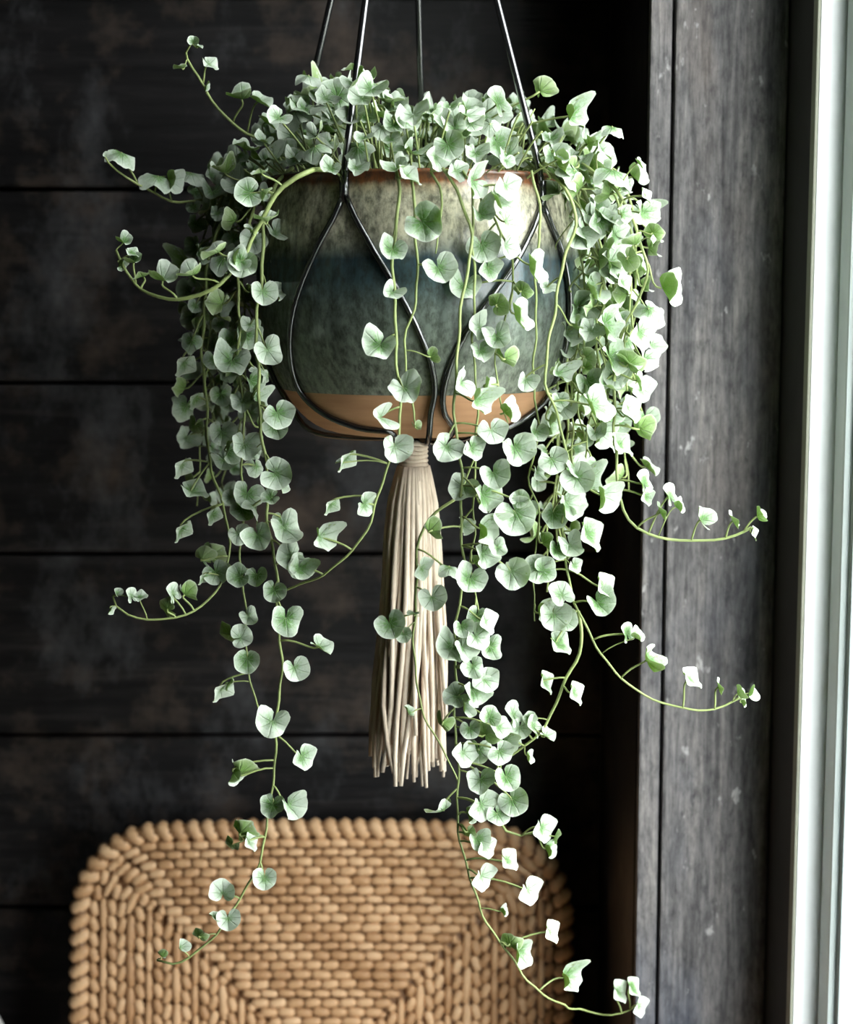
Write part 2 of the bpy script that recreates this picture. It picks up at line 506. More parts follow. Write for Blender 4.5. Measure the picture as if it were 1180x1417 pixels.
def clay_mat():
    m, nt, b = new_mat('bare_terracotta_clay')
    g = noise(nt, 25, (0.3, 0.3, 4), 5, 0.6)
    c = ramp(nt, g, [(0.3, (0.42, 0.21, 0.105)), (0.6, (0.55, 0.30, 0.16)), (0.8, (0.62, 0.37, 0.22))])
    nt.links.new(c, b.inputs['Base Color'])
    b.inputs['Roughness'].default_value = 0.75
    bump(nt, b, noise(nt, 120, (0.5, 0.5, 3), 4, 0.6), 0.2, 0.001)
    return m
M['glaze'] = glaze_mat(); M['clay'] = clay_mat()

pot = tag(empty('ceramic_pot', (X0, Y0, ZB)), 'glazed cream, teal and grey-green ceramic pot with bare terracotta base', 'pot')
def refine(pr, k=4):
    v = [Vector((r, 0, z)) for r, z in pr]
    return [(max(p.x, 0), p.z) for p in catmull(v, 0.006)]
ZG = zpx(535)
fine = refine(PROF)
rG = pot_radius(ZG)
base_p = [(r, z) for r, z in fine if z < ZG] + [(rG, ZG)]
body_p = [(rG + 0.0004, ZG - 0.0015), (rG + 0.0014, ZG)] + [(r + 0.0014, z) for r, z in fine if z > ZG + 0.002]
R1 = PROF[-1][0]
lip = [(R1 + 0.0016, PH), (R1 + 0.0004, PH + 0.0025), (R1 - 0.002, PH + 0.0035), (R1 - 0.005, PH + 0.0025), (R1 - 0.0065, PH - 0.001)]
inner = [(R1 - 0.007, PH - 0.02), (R1 - 0.004, PH - 0.06), (rG - 0.006, ZG), (0.05, 0.01), (0.0005, 0.008)]
MB().lathe(body_p + lip + inner, 72).build('glazed_body', M['glaze'], pot)
MB().lathe(base_p, 72).build('clay_base', M['clay'], pot)

# ------------------------------------------------------------------ hanger of black cords with a tassel
ZRING = at(566, -480, Y0).z
hang = tag(empty('cord_hanger', (X0, Y0, ZB - 0.003)), 'black leather cord plant hanger with long cream yarn tassel', 'plant hanger')
def hv(p): return tuple(Vector(p) - Vector(hang.location))
CR = 0.0023
ring_c = at(566, -480, Y0)
def strand_obj(name, pts, r=CR, step=0.006):
    mb = MB().tube([hv(p) for p in catmull(pts, step)], r, 8)
    return mb.build(name, M['cord'], hang)
# front left loop
knotL = pot_hit(476, 268, CR * 1.3)
lA = [(474, 272), (462, 300), (440, 340), (415, 398), (402, 450), (402, 500), (415, 542), (448, 573), (495, 592), (540, 598)]
lB = [(479, 272), (492, 302), (520, 352), (552, 405), (580, 460), (598, 510), (601, 545), (596, 572)]
knotR = pot_hit(749, 282, CR * 1.3)
rA = [(748, 285), (738, 315), (716, 358), (684, 405), (652, 448), (625, 500), (613, 545), (616, 575), (628, 592)]
rB = [(752, 285), (762, 310), (776, 345), (786, 395), (787, 440), (778, 500), (756, 552), (716, 585), (675, 600)]
under = Vector((X0, Y0, ZB - CR - 0.001))
def loop(pl):
    p = [pot_hit(x, y, CR + 0.0012) for x, y in pl]
    e = p[-1]
    mid = Vector((X0 + (e.x - X0) * 0.55, Y0 + (e.y - Y0) * 0.55, ZB - CR - 0.0005))
    q = Vector((X0 + (e.x - X0) * 0.85, Y0 + (e.y - Y0) * 0.85, min(e.z, ZB + 0.003)))
    return p + [q, mid, under]
def rot_about(p, ang):
    d = Vector(p) - Vector((X0, Y0, 0))
    c, s = math.cos(ang), math.sin(ang)
    return Vector((X0 + d.x * c - d.y * s, Y0 + d.x * s + d.y * c, p[2]))
loops = {'L': (loop(lA), loop(lB), knotL), 'R': (loop(rA), loop(rB), knotR)}
aL = math.atan2(knotL.x - X0, -(knotL.y - Y0))
aBL, aBR = math.radians(-120), math.radians(178)
loops['BL'] = tuple([[rot_about(p, aBL - aL) for p in l] for l in loops['L'][:2]]) + (rot_about(knotL, aBL - aL),)
loops['BR'] = tuple([[rot_about(p, aBR - aL) for p in l] for l in loops['L'][:2]]) + (rot_about(knotL, aBR - aL),)
for k, (A, B, kn) in loops.items():
    strand_obj('loop_cord', A); strand_obj('loop_cord', B)
    out = (Vector((kn.x - X0, kn.y - Y0, 0))).normalized()
    rim = Vector((X0, Y0, ZR + 0.006)) + out * (R1 + CR * 1.5)
    strand_obj('upright_cord', [kn, kn * 0.5 + rim * 0.5 + out * 0.0005, rim, rim.lerp(ring_c, 0.33), rim.lerp(ring_c, 0.66), ring_c + out * 0.008], CR * 1.12, 0.02)
    # wrapped joint where the two loop cords leave the upright
    o_ = MB().tube([hv(kn + Vector((0, 0, 0.016))), hv(kn + Vector((0, 0, 0.004))), hv(kn + Vector((0, 0, -0.006)))], CR * 1.55, 8).build('cord_joint', M['cord'], hang)
rg = MB()
rg.tube([hv(ring_c + Vector((0.011 * math.cos(a), 0, 0.011 + 0.011 * math.sin(a)))) for a in [2 * math.pi * i / 24 for i in range(25)]], 0.0022, 8)
rg.build('ring', M['metal'], hang)
ztop = 2.6
strand_obj('top_cord', [ring_c + Vector((0, 0, 0.022)), ring_c + Vector((0, 0, 0.3)), Vector((ring_c.x, ring_c.y, ztop - 0.03))], 0.003, 0.05)
hk = empty('ceiling_hook', (ring_c.x, ring_c.y, ztop - 0.04))
tag(hk, 'small black steel ceiling hook above the hanging pot', 'hook')
MB().tube([(0, 0, 0.04), (0, 0, 0.025), (0.008, 0, 0.018), (0.010, 0, 0.008), (0.003, 0, 0.0), (-0.006, 0, 0.004), (-0.008, 0, 0.012)], 0.0022, 8).build('hook_wire', M['metal'], hk)
MB().lathe([(0, 0.034), (0.016, 0.035), (0.018, 0.0395), (0, 0.04)], 20).build('hook_plate', M['metal'], hk)

# tassel
def yarn_mat():
    m, nt, b = new_mat('cream_cotton_yarn')
    oi = N(nt, 'ShaderNodeObjectInfo')
    g = noise(nt, 300, (1, 1, 0.25), 4, 0.6)
    c = ramp(nt, g, [(0.3, (0.46, 0.35, 0.265)), (0.7, (0.68, 0.56, 0.445))])
    c = mixc(nt, math_(nt, 'MULTIPLY', oi.outputs['Random'], 0.35), c, (0.72, 0.63, 0.52))
    nt.links.new(c, b.inputs['Base Color'])
    b.inputs['Roughness'].default_value = 0.9
    b.inputs['Sheen Weight'].default_value = 0.2
    bump(nt, b, g, 0.5, 0.001)
    return m
M['yarn'] = yarn_mat()
ZT = at(572, 612, Y0).z; ZN = at(572, 652, Y0).z; ZE = at(568, 1072, Y0).z
XT = at(572, 630, Y0).x
tas = bpy.data.objects.new('tassel', None); link(tas, hang)
def tv(x, y, z): return hv((XT + x, Y0 + y, z))
random.seed(21)
neck = MB()
for i in range(7):
    z = ZT + (ZN - ZT) * (i + 0.3) / 7
    neck.tube([tv(0.0098 * math.cos(a), 0.0098 * math.sin(a), z + 0.0004 * math.sin(a * 3 + i)) for a in [2 * math.pi * k / 20 for k in range(21)]], 0.0018, 6, cap=False)
neck.lathe([(0.0001, ZT - ZN), (0.009, ZT - ZN), (0.009, 0), (0.0001, 0)], 16, c=tv(0, 0, ZN))
neck.build('neck_binding', M['yarn'], tas)
MB().tube([hv(under), tv(0, 0, ZT + 0.0)], 0.006, 10).build('neck_cord', M['yarn'], tas)
n_str = 0
for layer, (cnt, rr) in enumerate(((16, 0.40), (30, 0.72), (52, 1.0))):
    for i in range(cnt):
        a = 2 * math.pi * (i + random.uniform(-0.3, 0.3)) / cnt
        r0 = 0.0105 * rr + 0.0005
        rmid = (0.0225 + random.uniform(-0.002, 0.002)) * rr
        rend = (0.027 + random.uniform(-0.004, 0.006)) * rr
        sway = random.uniform(-0.004, 0.004)
        zend = ZE + random.uniform(-0.004, 0.018) + (random.uniform(0.01, 0.035) if random.random() < 0.22 else 0)
        pts = []
        ph = random.uniform(0, 6.3)
        for t in (0, 0.04, 0.12, 0.25, 0.42, 0.6, 0.78, 0.9, 1.0):
            z = ZN + 0.004 + (zend - ZN - 0.004) * t
            if t < 0.25:
                q = math.sin(t / 0.25 * math.pi / 2); r = r0 + (rmid * 0.86 - r0) * q
            else:
                q = (t - 0.25) / 0.75; r = rmid * 0.86 + (rend - rmid * 0.86) * q
            wob = 0.0022 * math.sin(ph + t * 8) * t
            aa = a + (0.16 + 0.25 * (i % 5 == 0)) * math.sin(ph + t * 5) * t
            pts.append(Vector(tv((r + wob) * math.cos(aa) + sway * t - 0.004 * t, (r + wob) * math.sin(aa), z)))
        o = MB().tube(catmull(pts, 0.02), lambda u, k=random.uniform(0.0014, 0.0023): k * (1 if u < 0.97 else 0.8), 6).build('tassel_strand', M['yarn'], tas)
        n_str += 1

# ------------------------------------------------------------------ rattan chair by the wall
def rattan_mat(name, lo, mid, hi):
    m, nt, b = new_mat(name)
    oi = N(nt, 'ShaderNodeObjectInfo'); geo = N(nt, 'ShaderNodeNewGeometry')
    g = noise(nt, 70, (1, 1, 1), 4, 0.6)
    r = math_(nt, 'ADD', math_(nt, 'MULTIPLY', geo.outputs['Random Per Island'], 0.45), math_(nt, 'MULTIPLY', g, 0.55))
    r = math_(nt, 'ADD', r, math_(nt, 'MULTIPLY', math_(nt, 'SUBTRACT', oi.outputs['Random'], 0.5), 0.15))
    nt.links.new(ramp(nt, r, [(0.2, lo), (0.5, mid), (0.85, hi)]), b.inputs['Base Color'])
    b.inputs['Roughness'].default_value = 0.5
    b.inputs['Specular IOR Level'].default_value = 0.4
    return m
M['rattan'] = rattan_mat('honey_rattan', (0.40, 0.215, 0.10), (0.58, 0.35, 0.185), (0.70, 0.46, 0.27))
M['rattan_dark'] = rattan_mat('brown_rattan_core', (0.17, 0.085, 0.035), (0.22, 0.11, 0.05), (0.26, 0.14, 0.065))

YC = 1.695
TL, TR = at(100, 1290, YC), at(792, 1290, YC)
TOPZ = at(445, 1129, YC + 0.01).z
CW = (TR.x - TL.x) / 2
CXc = (TR.x + TL.x) / 2
LEAN = math.radians(9)
BH = CW * 2.0                       # square back
chair = empty('rattan_chair', (CXc, YC - 0.03, 0))
tag(chair, 'woven honey-brown rattan chair with a rounded square back against the dark planks', 'chair')
# back panel local frame: u right, v up, w towards the viewer; origin at the top centre
back_o = Vector((CXc, YC, TOPZ))
bu = Vector((1, 0, 0)); bv = Vector((0, math.sin(LEAN), math.cos(LEAN))); bw = bu.cross(bv)   # bw points to -y
if bw.y > 0: bw = -bw
choff = Vector(chair.location)
def bp(u, v, w=0.0):
    bow = -0.010 * (u / CW) ** 2      # top edge and panel bow slightly
    return back_o + bu * u + bv * (v + bow * 0.9) + bw * (w - 0.012 * (u / CW) ** 2) - choff
RIMR = 0.0098
def rim_path(inset, rc, n=10):
    a = CW - inset; t = -inset; bt = -BH + inset
    pts = []
    for (cx, cy, a0) in ((a - rc, t - rc, 0), (-a + rc, t - rc, 90), (-a + rc, bt + rc, 180), (a - rc, bt + rc, 270)):
        for k in range(n + 1):
            an = math.radians(a0 + 90 * k / n)
            pts.append((cx + rc * math.cos(an), cy + rc * math.sin(an)))
    pts.append(pts[0])
    out = []
    for p, q in zip(pts, pts[1:]):
        L = math.hypot(q[0]-p[0], q[1]-p[1]); m_ = max(1, int(L / 0.012))
        for k in range(m_):
            out.append((p[0] + (q[0]-p[0]) * k / m_, p[1] + (q[1]-p[1]) * k / m_))
    out.append(pts[0])
    return out
RCO = 0.078
rp = rim_path(RIMR, RCO)
MB().tube([bp(u, v) for u, v in rp], RIMR * 0.8, 8, cap=False).build('rim_core', M['rattan_dark'], chair)
# wrapped rim: one slanting coil after another
random.seed(5)
rimw = MB()
acc, nxt, prev = 0.0, 0.0, None
for (u, v) in rp:
    p = bp(u, v)
    if prev is not None:
        seg = p - prev; L = seg.length
        while nxt <= acc + L and L > 0:
            c = prev + seg * ((nxt - acc) / L)
            t = seg.normalized()
            side = t.cross(bw).normalized()
            ax = (side * 0.80 + t * 0.60).normalized()
            ay = bw; az = ax.cross(ay).normalized()
            Mx = Matrix(((ax.x * RIMR * 1.18, ay.x * RIMR * 1.02, az.x * 0.0080, c.x),
                         (ax.y * RIMR * 1.18, ay.y * RIMR * 1.02, az.y * 0.0080, c.y),
                         (ax.z * RIMR * 1.18, ay.z * RIMR * 1.02, az.z * 0.0080, c.z), (0, 0, 0, 1)))
            rimw.blob(Mx, 8, 6)
            nxt += 0.0155 * random.uniform(0.94, 1.06)
        acc += L
    prev = p
rimw.build('rim_wrap', M['rattan'], chair)
# backing sheet between the strands
sh = MB()
nu, nv = 24, 24
for j in range(nv + 1):
    for i in range(nu + 1):
        u = (-1 + 2 * i / nu) * (CW - 0.016); v = -0.016 - (BH - 0.032) * j / nv
        qu, qv = abs(u) - (CW - 0.016 - RCO), abs(v + BH / 2) - (BH / 2 - 0.016 - RCO)
        if qu > 0 and qv > 0:
            k_ = max(qu, qv) / math.hypot(qu, qv)
            u = math.copysign(CW - 0.016 - RCO + qu * k_, u); v = -BH / 2 + math.copysign(BH / 2 - 0.016 - RCO + qv * k_, v + BH / 2)
        sh.v.append(tuple(bp(u, v, -0.0025)))
for j in range(nv):
    for i in range(nu):
        k = j * (nu + 1) + i
        sh.f.append((k, k + 1, k + nu + 2, k + nu + 1)); sh.m.append(0)
sh.build('weave_lining', M['rattan_dark'], chair)
# concentric woven strands, mitred at the diagonals
PITCH_R = 0.0094
rows = int((CW - RIMR * 2.1) / PITCH_R)
for side in range(4):
    for r in range(rows):
        ins = RIMR * 2.1 + PITCH_R * (r + 0.35)
        half = CW - ins
        if half < 0.006: continue
        mb = MB()
        typ = (r % 5)
        vertical = side in (1, 3)
        if vertical: step = {0: 0.0155, 1: 0.030, 2: 0.0155, 3: 0.016, 4: 0.036}[typ]
        else: step = {0: 0.0175, 1: 0.0175, 2: 0.0175, 3: 0.0175, 4: 0.020}[typ]
        tilt = {0: 0.38, 1: 0.0, 2: 0.38, 3: -0.30, 4: 0.03}[typ] if vertical else 0.06 * (1 if r % 2 else -1)
        st = step
        n = int(math.ceil(half / st)) + 1
        offs = (0.5 if r % 2 else 0.0) * st
        rcut = max(0.0, RCO + RIMR - ins)       # outermost rows round the corner
        for k in range(-n, n + 1):
            s = k * st + offs
            lo, hi = max(-half, s - st / 2), min(half, s + st / 2)
            if hi - lo < st * 0.22: continue
            s = (lo + hi) / 2; ln = (hi - lo) / 2
            jit = random.uniform(-0.0005, 0.0005)
            dd = abs(s) - half + rcut
            turn = 0.0
            if rcut > 0 and dd > rcut * 0.80: continue
            if rcut > 0 and dd > 0:
                turn = -math.copysign(math.asin(dd / rcut), s)
                jit -= rcut - math.sqrt(rcut * rcut - dd * dd)
            if side == 0: u, v, d1, d2 = s, -ins + jit, (1, 0), (0, 1)
            elif side == 1: u, v, d1, d2 = -(CW - ins) - jit, -BH / 2 + s, (0, 1), (-1, 0)
            elif side == 2: u, v, d1, d2 = s, -BH + ins - jit, (1, 0), (0, -1)
            else: u, v, d1, d2 = (CW - ins) + jit, -BH / 2 + s, (0, 1), (1, 0)
            tl = tilt + turn + random.uniform(-0.05, 0.05)
            ca, sa = math.cos(tl), math.sin(tl)
            ax = (bu * (d1[0]*ca + d2[0]*sa) + bv * (d1[1]*ca + d2[1]*sa))
            ay = (bu * (-d1[0]*sa + d2[0]*ca) + bv * (-d1[1]*sa + d2[1]*ca))
            c = bp(u, v, 0.0015)
            L = ln * 1.08; Wd = PITCH_R * (0.56 if typ != 1 else 0.46); Hh = 0.0046 * random.uniform(0.9, 1.1)
            Mx = Matrix(((ax.x*L, ay.x*Wd, bw.x*Hh, c.x), (ax.y*L, ay.y*Wd, bw.y*Hh, c.y), (ax.z*L, ay.z*Wd, bw.z*Hh, c.z), (0, 0, 0, 1)))
            mb.blob(Mx, 6, 5)
        if mb.f: mb.build('woven_strand', M['rattan'], chair)
# seat, legs and stretchers (below the picture)
zseat = (bp(0, -BH + 0.02) + choff).z - 0.01
ysb = (bp(0, -BH) + choff).y
SD = 0.46
sx0, sx1 = -CW + 0.01, CW - 0.01
yf = ysb - SD - choff.y; yb = ysb - choff.y
MB().box((sx0, yf, zseat - 0.03), (sx1, yb - 0.01, zseat + 0.005)).build('seat', M['rattan'], chair, smooth=False, bevel=0.012)
MB().tube([(sx0, yf, zseat), (sx1, yf, zseat), (sx1, yb, zseat), (sx0, yb, zseat), (sx0, yf, zseat)], 0.011, 8).build('seat_rim', M['rattan'], chair)
for lx in (sx0 + 0.02, sx1 - 0.02):
    for ly in (yf + 0.02, yb - 0.02):
        MB().tube([(lx, ly, zseat - 0.01), (lx, ly, zseat * 0.5), (lx, ly, 0.0)], lambda t: 0.016 - 0.004 * t, 10).build('leg', M['rattan'], chair)
for ly in (yf + 0.02, yb - 0.02):
    MB().tube([(sx0 + 0.02, ly, zseat * 0.45), (sx1 - 0.02, ly, zseat * 0.45)], 0.009, 8).build('stretcher', M['rattan'], chair)

# pale vessel at the very edge, left of the chair
VY = 1.60
vx = at(4, 1410, VY); vtop = at(-20, 1352, VY).z
VR = 0.075
vase = MB().lathe([(0.0005, 0), (0.05, 0), (0.058, 0.01), (0.085, 0.18), (VR + 0.025, 0.36), (VR + 0.012, vtop - 0.12), (VR - 0.01, vtop - 0.055), (VR - 0.022, vtop - 0.03), (VR - 0.024, vtop - 0.012), (VR - 0.018, vtop), (VR - 0.024, vtop + 0.001), (VR - 0.03, vtop - 0.02), (VR - 0.02, vtop - 0.06), (VR, 0.36), (0.05, 0.02), (0.0005, 0.015)], 36).build('floor_vase', M['vase'])
vase.location = (vx.x - (VR - 0.008), VY, 0)
tag(vase, 'off-white floor vase beside the rattan chair', 'vase')

# ------------------------------------------------------------------ the trailing plant
#LEAFMESH
def leaf_mesh(name, fold, cup, wave, seed, asym=0.0, droop=0.0, lobed=0.03, shut=0.5, crease=0.0):
    rnd = random.Random(seed)
    n1, n2 = 150 + 14 * shut, 164 + 10 * shut
    tab = [(0, .49), (18, .505), (38, .53), (62, .53), (90, .505), (118, .48), (n1 - 14, .45), (n1, .40 + .03 * shut), (n2, .25 + .06 * shut), (180, .06)]
    def R(a):
        a = abs(a)
        for (a0, r0), (a1, r1) in zip(tab, tab[1:]):
            if a0 <= a <= a1:
                t = (a - a0) / (a1 - a0)
                return r0 + (r1 - r0) * t
        return .06
    H = [n2, (n1 + n2) / 2, n1, n1 - 7, n1 - 14, n1 - 24, 118, 107, 96, 85, 74, 63, 52, 41, 30, 20, 10]
    A = [-180] + [-h for h in H] + [0] + H[::-1] + [180]
    rings = [0.22, 0.48, 0.72, 0.90, 1.0]
    p1, p2 = rnd.uniform(-0.5, 0.5), rnd.uniform(0, 6.28)
    mb = MB(); uvs = []
    def height(x, y, rho, an):
        z = fold * math.sqrt(x * x + 0.0012) + cup * rho * rho * 0.55
        z += wave * rho * rho * math.sin(3 * an + p2) + wave * 0.5 * rho ** 3 * math.sin(5 * an + p2 * 2)
        z += crease * rho * (math.cos(3 * an + p1) * 0.5 + 0.5)
        z += 0.16 * wave * rho ** 4 * math.sin(11 * an + p2)
        z += droop * (y - 0.1) ** 2 * (1 if y < 0 else 0.4)
        z += asym * x * rho
        return z
    for sgn in (1, -1):
        base = len(mb.v)
        th0 = -0.008 if sgn < 0 else 0.0
        mb.v.append((0, 0, height(0, 0, 0, 0) + th0)); uvs.append((0.0, 0.5))
        for rr in rings:
            for a in A:
                an = math.radians(a)
                k = R(a) * (1 + lobed * math.cos(3 * an + p1) + lobed * 0.35 * math.cos(6 * an + p2)) if abs(a) < n2 - 1 else R(a)
                x = math.sin(an) * k * rr * (1.0 + (asym * 0.5 if a > 0 else -asym * 0.5)); y = -math.cos(an) * k * rr
                if abs(a) == 180: x = 0.010 * rr * (1 if a > 0 else -1)
                mb.v.append((x, y, height(x, y, rr * min(1, k / .48), an) + (th0 if rr < 1 else th0 * 0.5)))
                uvs.append((rr * min(1.0, k / 0.46), (a + 180) / 360))
        nA = len(A)
        mi = 0 if sgn > 0 else 1
        for i in range(nA - 1):
            q = (base, base + 1 + i, base + 2 + i)
            mb.f.append(q if sgn > 0 else q[::-1]); mb.m.append(mi)
            for j in range(len(rings) - 1):
                a_ = base + 1 + j * nA + i
                q = (a_, a_ + nA, a_ + nA + 1, a_ + 1)
                mb.f.append(q if sgn > 0 else q[::-1]); mb.m.append(mi)
    me = mb.mesh(name, [M['leaf_top'], M['leaf_back']])
    ul = me.uv_layers.new(name='leaf')
    for l in me.loops:
        ul.data[l.index].uv = uvs[l.vertex_index]
    return me, mb, uvs
# 0-2 open kidney leaves, 3 strongly folded, 4 umbrella, 5 creased and wavy, 6 young folded, 7-8 clover-like creased
LM = [leaf_mesh('leaf_open', 0.26, 0.14, 0.07, 1, 0.10, lobed=0.04, shut=0.2, crease=0.06),
      leaf_mesh('leaf_open_wavy', 0.08, 0.30, 0.10, 2, -0.14, lobed=0.06, shut=0.9, crease=0.18),
      leaf_mesh('leaf_open_flat', 0.18, 0.04, 0.08, 3, 0.16, lobed=0.05, shut=0.4, crease=0.05),
      leaf_mesh('leaf_folded', 0.80, 0.05, 0.09, 4, 0.14, lobed=0.08, shut=0.0, crease=0.08),
      leaf_mesh('leaf_drooping', -0.30, -0.16, 0.10, 5, 0.0, -0.45, 0.08, 0.5),
      leaf_mesh('leaf_creased', 0.20, 0.12, 0.16, 6, 0.18, -0.25, 0.075, 0.8, 0.28),
      leaf_mesh('leaf_young', 0.95, 0.1, 0.03, 7, 0.0, shut=0.0),
      leaf_mesh('leaf_clover', 0.04, 0.12, 0.09, 8, -0.16, -0.1, 0.10, 0.7, 0.34),
      leaf_mesh('leaf_curled', 0.38, 0.48, 0.15, 9, 0.24, -0.5, 0.10, 0.3, 0.14)]

plant = tag(empty('trailing_plant', (X0, Y0, ZR - 0.02)), 'trailing silver-green vine plant spilling over the hanging pot', 'plant')
PO = Vector(plant.location)
MB().lathe([(0.0005, 0.006), (0.05, 0.008), (0.085, 0.004), (R1 - 0.009, 0.0)], 30).build('potting_soil', M['soil'], plant)

LEAVES = []          # (screen weight, matrix, variant, vine object)
class Vine:
    def __init__(s, pts, Y=None, dy=0.0, rad=0.0013, name='vine'):
        """pts in pixels of the photograph; Y a depth, a list of depths, or None to hang around the pot"""
        P = []
        for i, p in enumerate(pts):
            if isinstance(Y, (list, tuple)):
                yy = Y[min(i, len(Y) - 1)] if len(Y) == len(pts) else Y[0] + (Y[-1] - Y[0]) * i / (len(pts) - 1)
            elif Y is not None: yy = Y
            else:
                yy = hang_depth(p[0]) + dy
            P.append(at(p[0], p[1], yy))
        s.p = catmull(P, 0.006)
        ph = (len(VINES) * 1.7, len(VINES) * 2.9)
        for k, q in enumerate(s.p):
            f_ = min(1.0, k / 6)
            q.x += f_ * (0.0011 * math.sin(k * 0.55 + ph[0]) + 0.0006 * math.sin(k * 1.31 + ph[1]))
            q.z += f_ * 0.0005 * math.sin(k * 0.83 + ph[1])
            q.y += f_ * 0.0009 * math.sin(k * 0.47 + ph[1])
        s.mb = MB()
        r0 = rad
        s.mb.tube([p - PO for p in s.p], lambda t: r0 * (1.0 - 0.45 * t), 6)
        s.rad = rad
        s.obj = None
        s.leaves = []
    def nearest(s, q, up=0.0):
        best = min(range(len(s.p)), key=lambda i: (s.p[i] - q).length_squared)
        return best
    def add(s, J, n, tip, w, var, back=0.012, weight=None, root=None):
        """a leaf of width w with its petiole joint at J, facing n, pointing to tip"""
        n = n.normalized()
        tip = (tip - n * tip.dot(n))
        if tip.length < 1e-4: tip = n.orthogonal()
        tip.normalize()
        yv = -tip; xv = yv.cross(n)
        Mx = Matrix(((xv.x*w, yv.x*w, n.x*w, J.x), (xv.y*w, yv.y*w, n.y*w, J.y), (xv.z*w, yv.z*w, n.z*w, J.z), (0, 0, 0, 1)))
        s.leaves.append((weight if weight is not None else w, Mx, var))
        if root is None:
            i = s.nearest(J)
            i = max(0, i - int(random.uniform(0.2, 0.7) * max(w, (s.p[i] - J).length) / 0.006))
            root = s.p[i]
        c1 = root.lerp(J, 0.45) + Vector((0, 0, 0.15 * (J - root).length))
        c2 = J - n * (0.30 * w) - tip * (0.12 * w)
        pts = []
        for k in range(7):
            t = k / 6
            pts.append(root * (1-t)**3 + c1 * 3*t*(1-t)**2 + c2 * 3*t*t*(1-t) + J * t**3 - PO)
        s.mb.tube(pts, 0.00075 if w > 0.013 else 0.0005, 5)

def hang_depth(px):
    x = (px - 578) * S
    R = 0.128
    return Y0 - math.sqrt(max(R * R - x * x, 0.0)) if abs(x) < R else Y0

def fdir(ang):
    a = math.radians(ang)
    return Vector((math.cos(a), 0, math.sin(a)))

def hero(v, lst, dy=-0.006):
    """leaves seen singly in the photograph: (x, y, width px, tip angle, style[, variant])"""
    for e in lst:
        x, y, w, ang, st = e[:5]
        var = e[5] if len(e) > 5 else None
        guess = at(x, y, v.p[len(v.p)//2].y)
        # depth from the vine point closest on screen
        i = min(range(len(v.p)), key=lambda k: ((v.p[k].x / v.p[k].y - guess.x / guess.y) ** 2 + ((v.p[k].z - CAM_Z) / v.p[k].y - (guess.z - CAM_Z) / guess.y) ** 2))
        Yl = v.p[i].y + dy + random.uniform(-0.003, 0.003)
        C = at(x, y, Yl)
        wm = 0.93 * w * Yl / FPX
        tip = fdir(ang)
        if st == 'f':      # open to the viewer
            n = Vector((random.uniform(-0.15, 0.5), -1.0, random.uniform(0.0, 0.75)))
            vv = var if var in (2, 3, 4, 6) or (var is not None and random.random() < 0.5) else random.choice((0, 1, 5, 7, 7, 8))
            tipv = tip + Vector((0, -0.15, 0))
        elif st == 'r':    # turned to the window
            n = Vector((random.uniform(0.7, 1.4), -0.8, random.uniform(0.0, 0.6)))
            vv = var if var in (2, 3, 4, 6) or (var is not None and random.random() < 0.5) else random.choice((0, 1, 5, 7, 8))
            tipv = tip
        elif st == 'e':    # nearly edge-on, long axis along ang
            nn = Vector((-math.sin(math.radians(ang)), 0, math.cos(math.radians(ang))))
            if nn.x + 0.6 * nn.z < 0: nn = -nn
            n = nn + Vector((0, random.uniform(-0.34, -0.1), 0))
            vv = random.choice((2, 3, 0)) if var is None else var
            tipv = tip
        elif st == 'u':    # facing up, folded
            n = Vector((random.uniform(-0.2, 0.4), random.uniform(-0.55, -0.25), 1.0))
            vv = random.choice((3, 3, 0)) if var is None else var
            tipv = tip + Vector((0, -0.5, 0))
        else:              # 'g' underside towards the viewer
            n = Vector((random.uniform(0.3, 0.7), 0.75, random.uniform(0.2, 0.6)))
            vv = random.choice((0, 2)) if var is None else var
            tipv = tip
        n.normalize()
        tp = (tipv - n * tipv.dot(n)).normalized()
        J = C - tp * (0.11 * wm)
        v.add(J, n, tp, wm, vv, weight=w * 3)

def auto(v, a, b, spacing, wr, rng, light=0.3, spread=0.012, back=0.0):
    """leaves on alternate sides along the vine between fractions a and b"""
    n = len(v.p)
    i = a * n
    side = 1
    while i < b * n - 1:
        p = v.p[int(i)]
        w = rng.uniform(wr[0] * 0.74, wr[1] * 0.95) * S
        side = -side
        out = Vector((side * rng.uniform(0.3, 1.0), rng.uniform(-1.0, 0.25), rng.uniform(-0.4, 0.3)))
        out.normalize()
        J = p + out * (spread * rng.uniform(0.5, 1.3)) + Vector((0, back, 0))
        q = rng.random()
        if q < 0.42:
            n_ = Vector((light + rng.uniform(-0.45, 0.6), -1.0 + rng.uniform(-0.2, 0.5), 0.35 + rng.uniform(-0.35, 0.5)))
        elif q < 0.78:
            n_ = Vector((0.9 + rng.uniform(-0.4, 0.4), -0.15 + rng.uniform(-0.3, 0.4), 0.45 + rng.uniform(-0.5, 0.5)))
        else:
            n_ = Vector((side * 0.8, 0.1 + rng.uniform(-0.3, 0.5), 0.5))
        tip = Vector((side * rng.uniform(0.0, 0.8), -0.2, -1.0))
        v.add(J, n_, tip, w, rng.choice((0, 1, 2, 5, 5, 3, 4, 7, 8)), root=v.p[max(0, int(i) - int(rng.uniform(1, 3)))])
        i += spacing * S / 0.006 * rng.uniform(0.7, 1.3)

VINES = []
def vine(pts, Y=None, dy=0.0, rad=0.0013):
    v = Vine(pts, Y, dy, rad); VINES.append(v); return v
random.seed(77)
rg_ = random.Random(12)

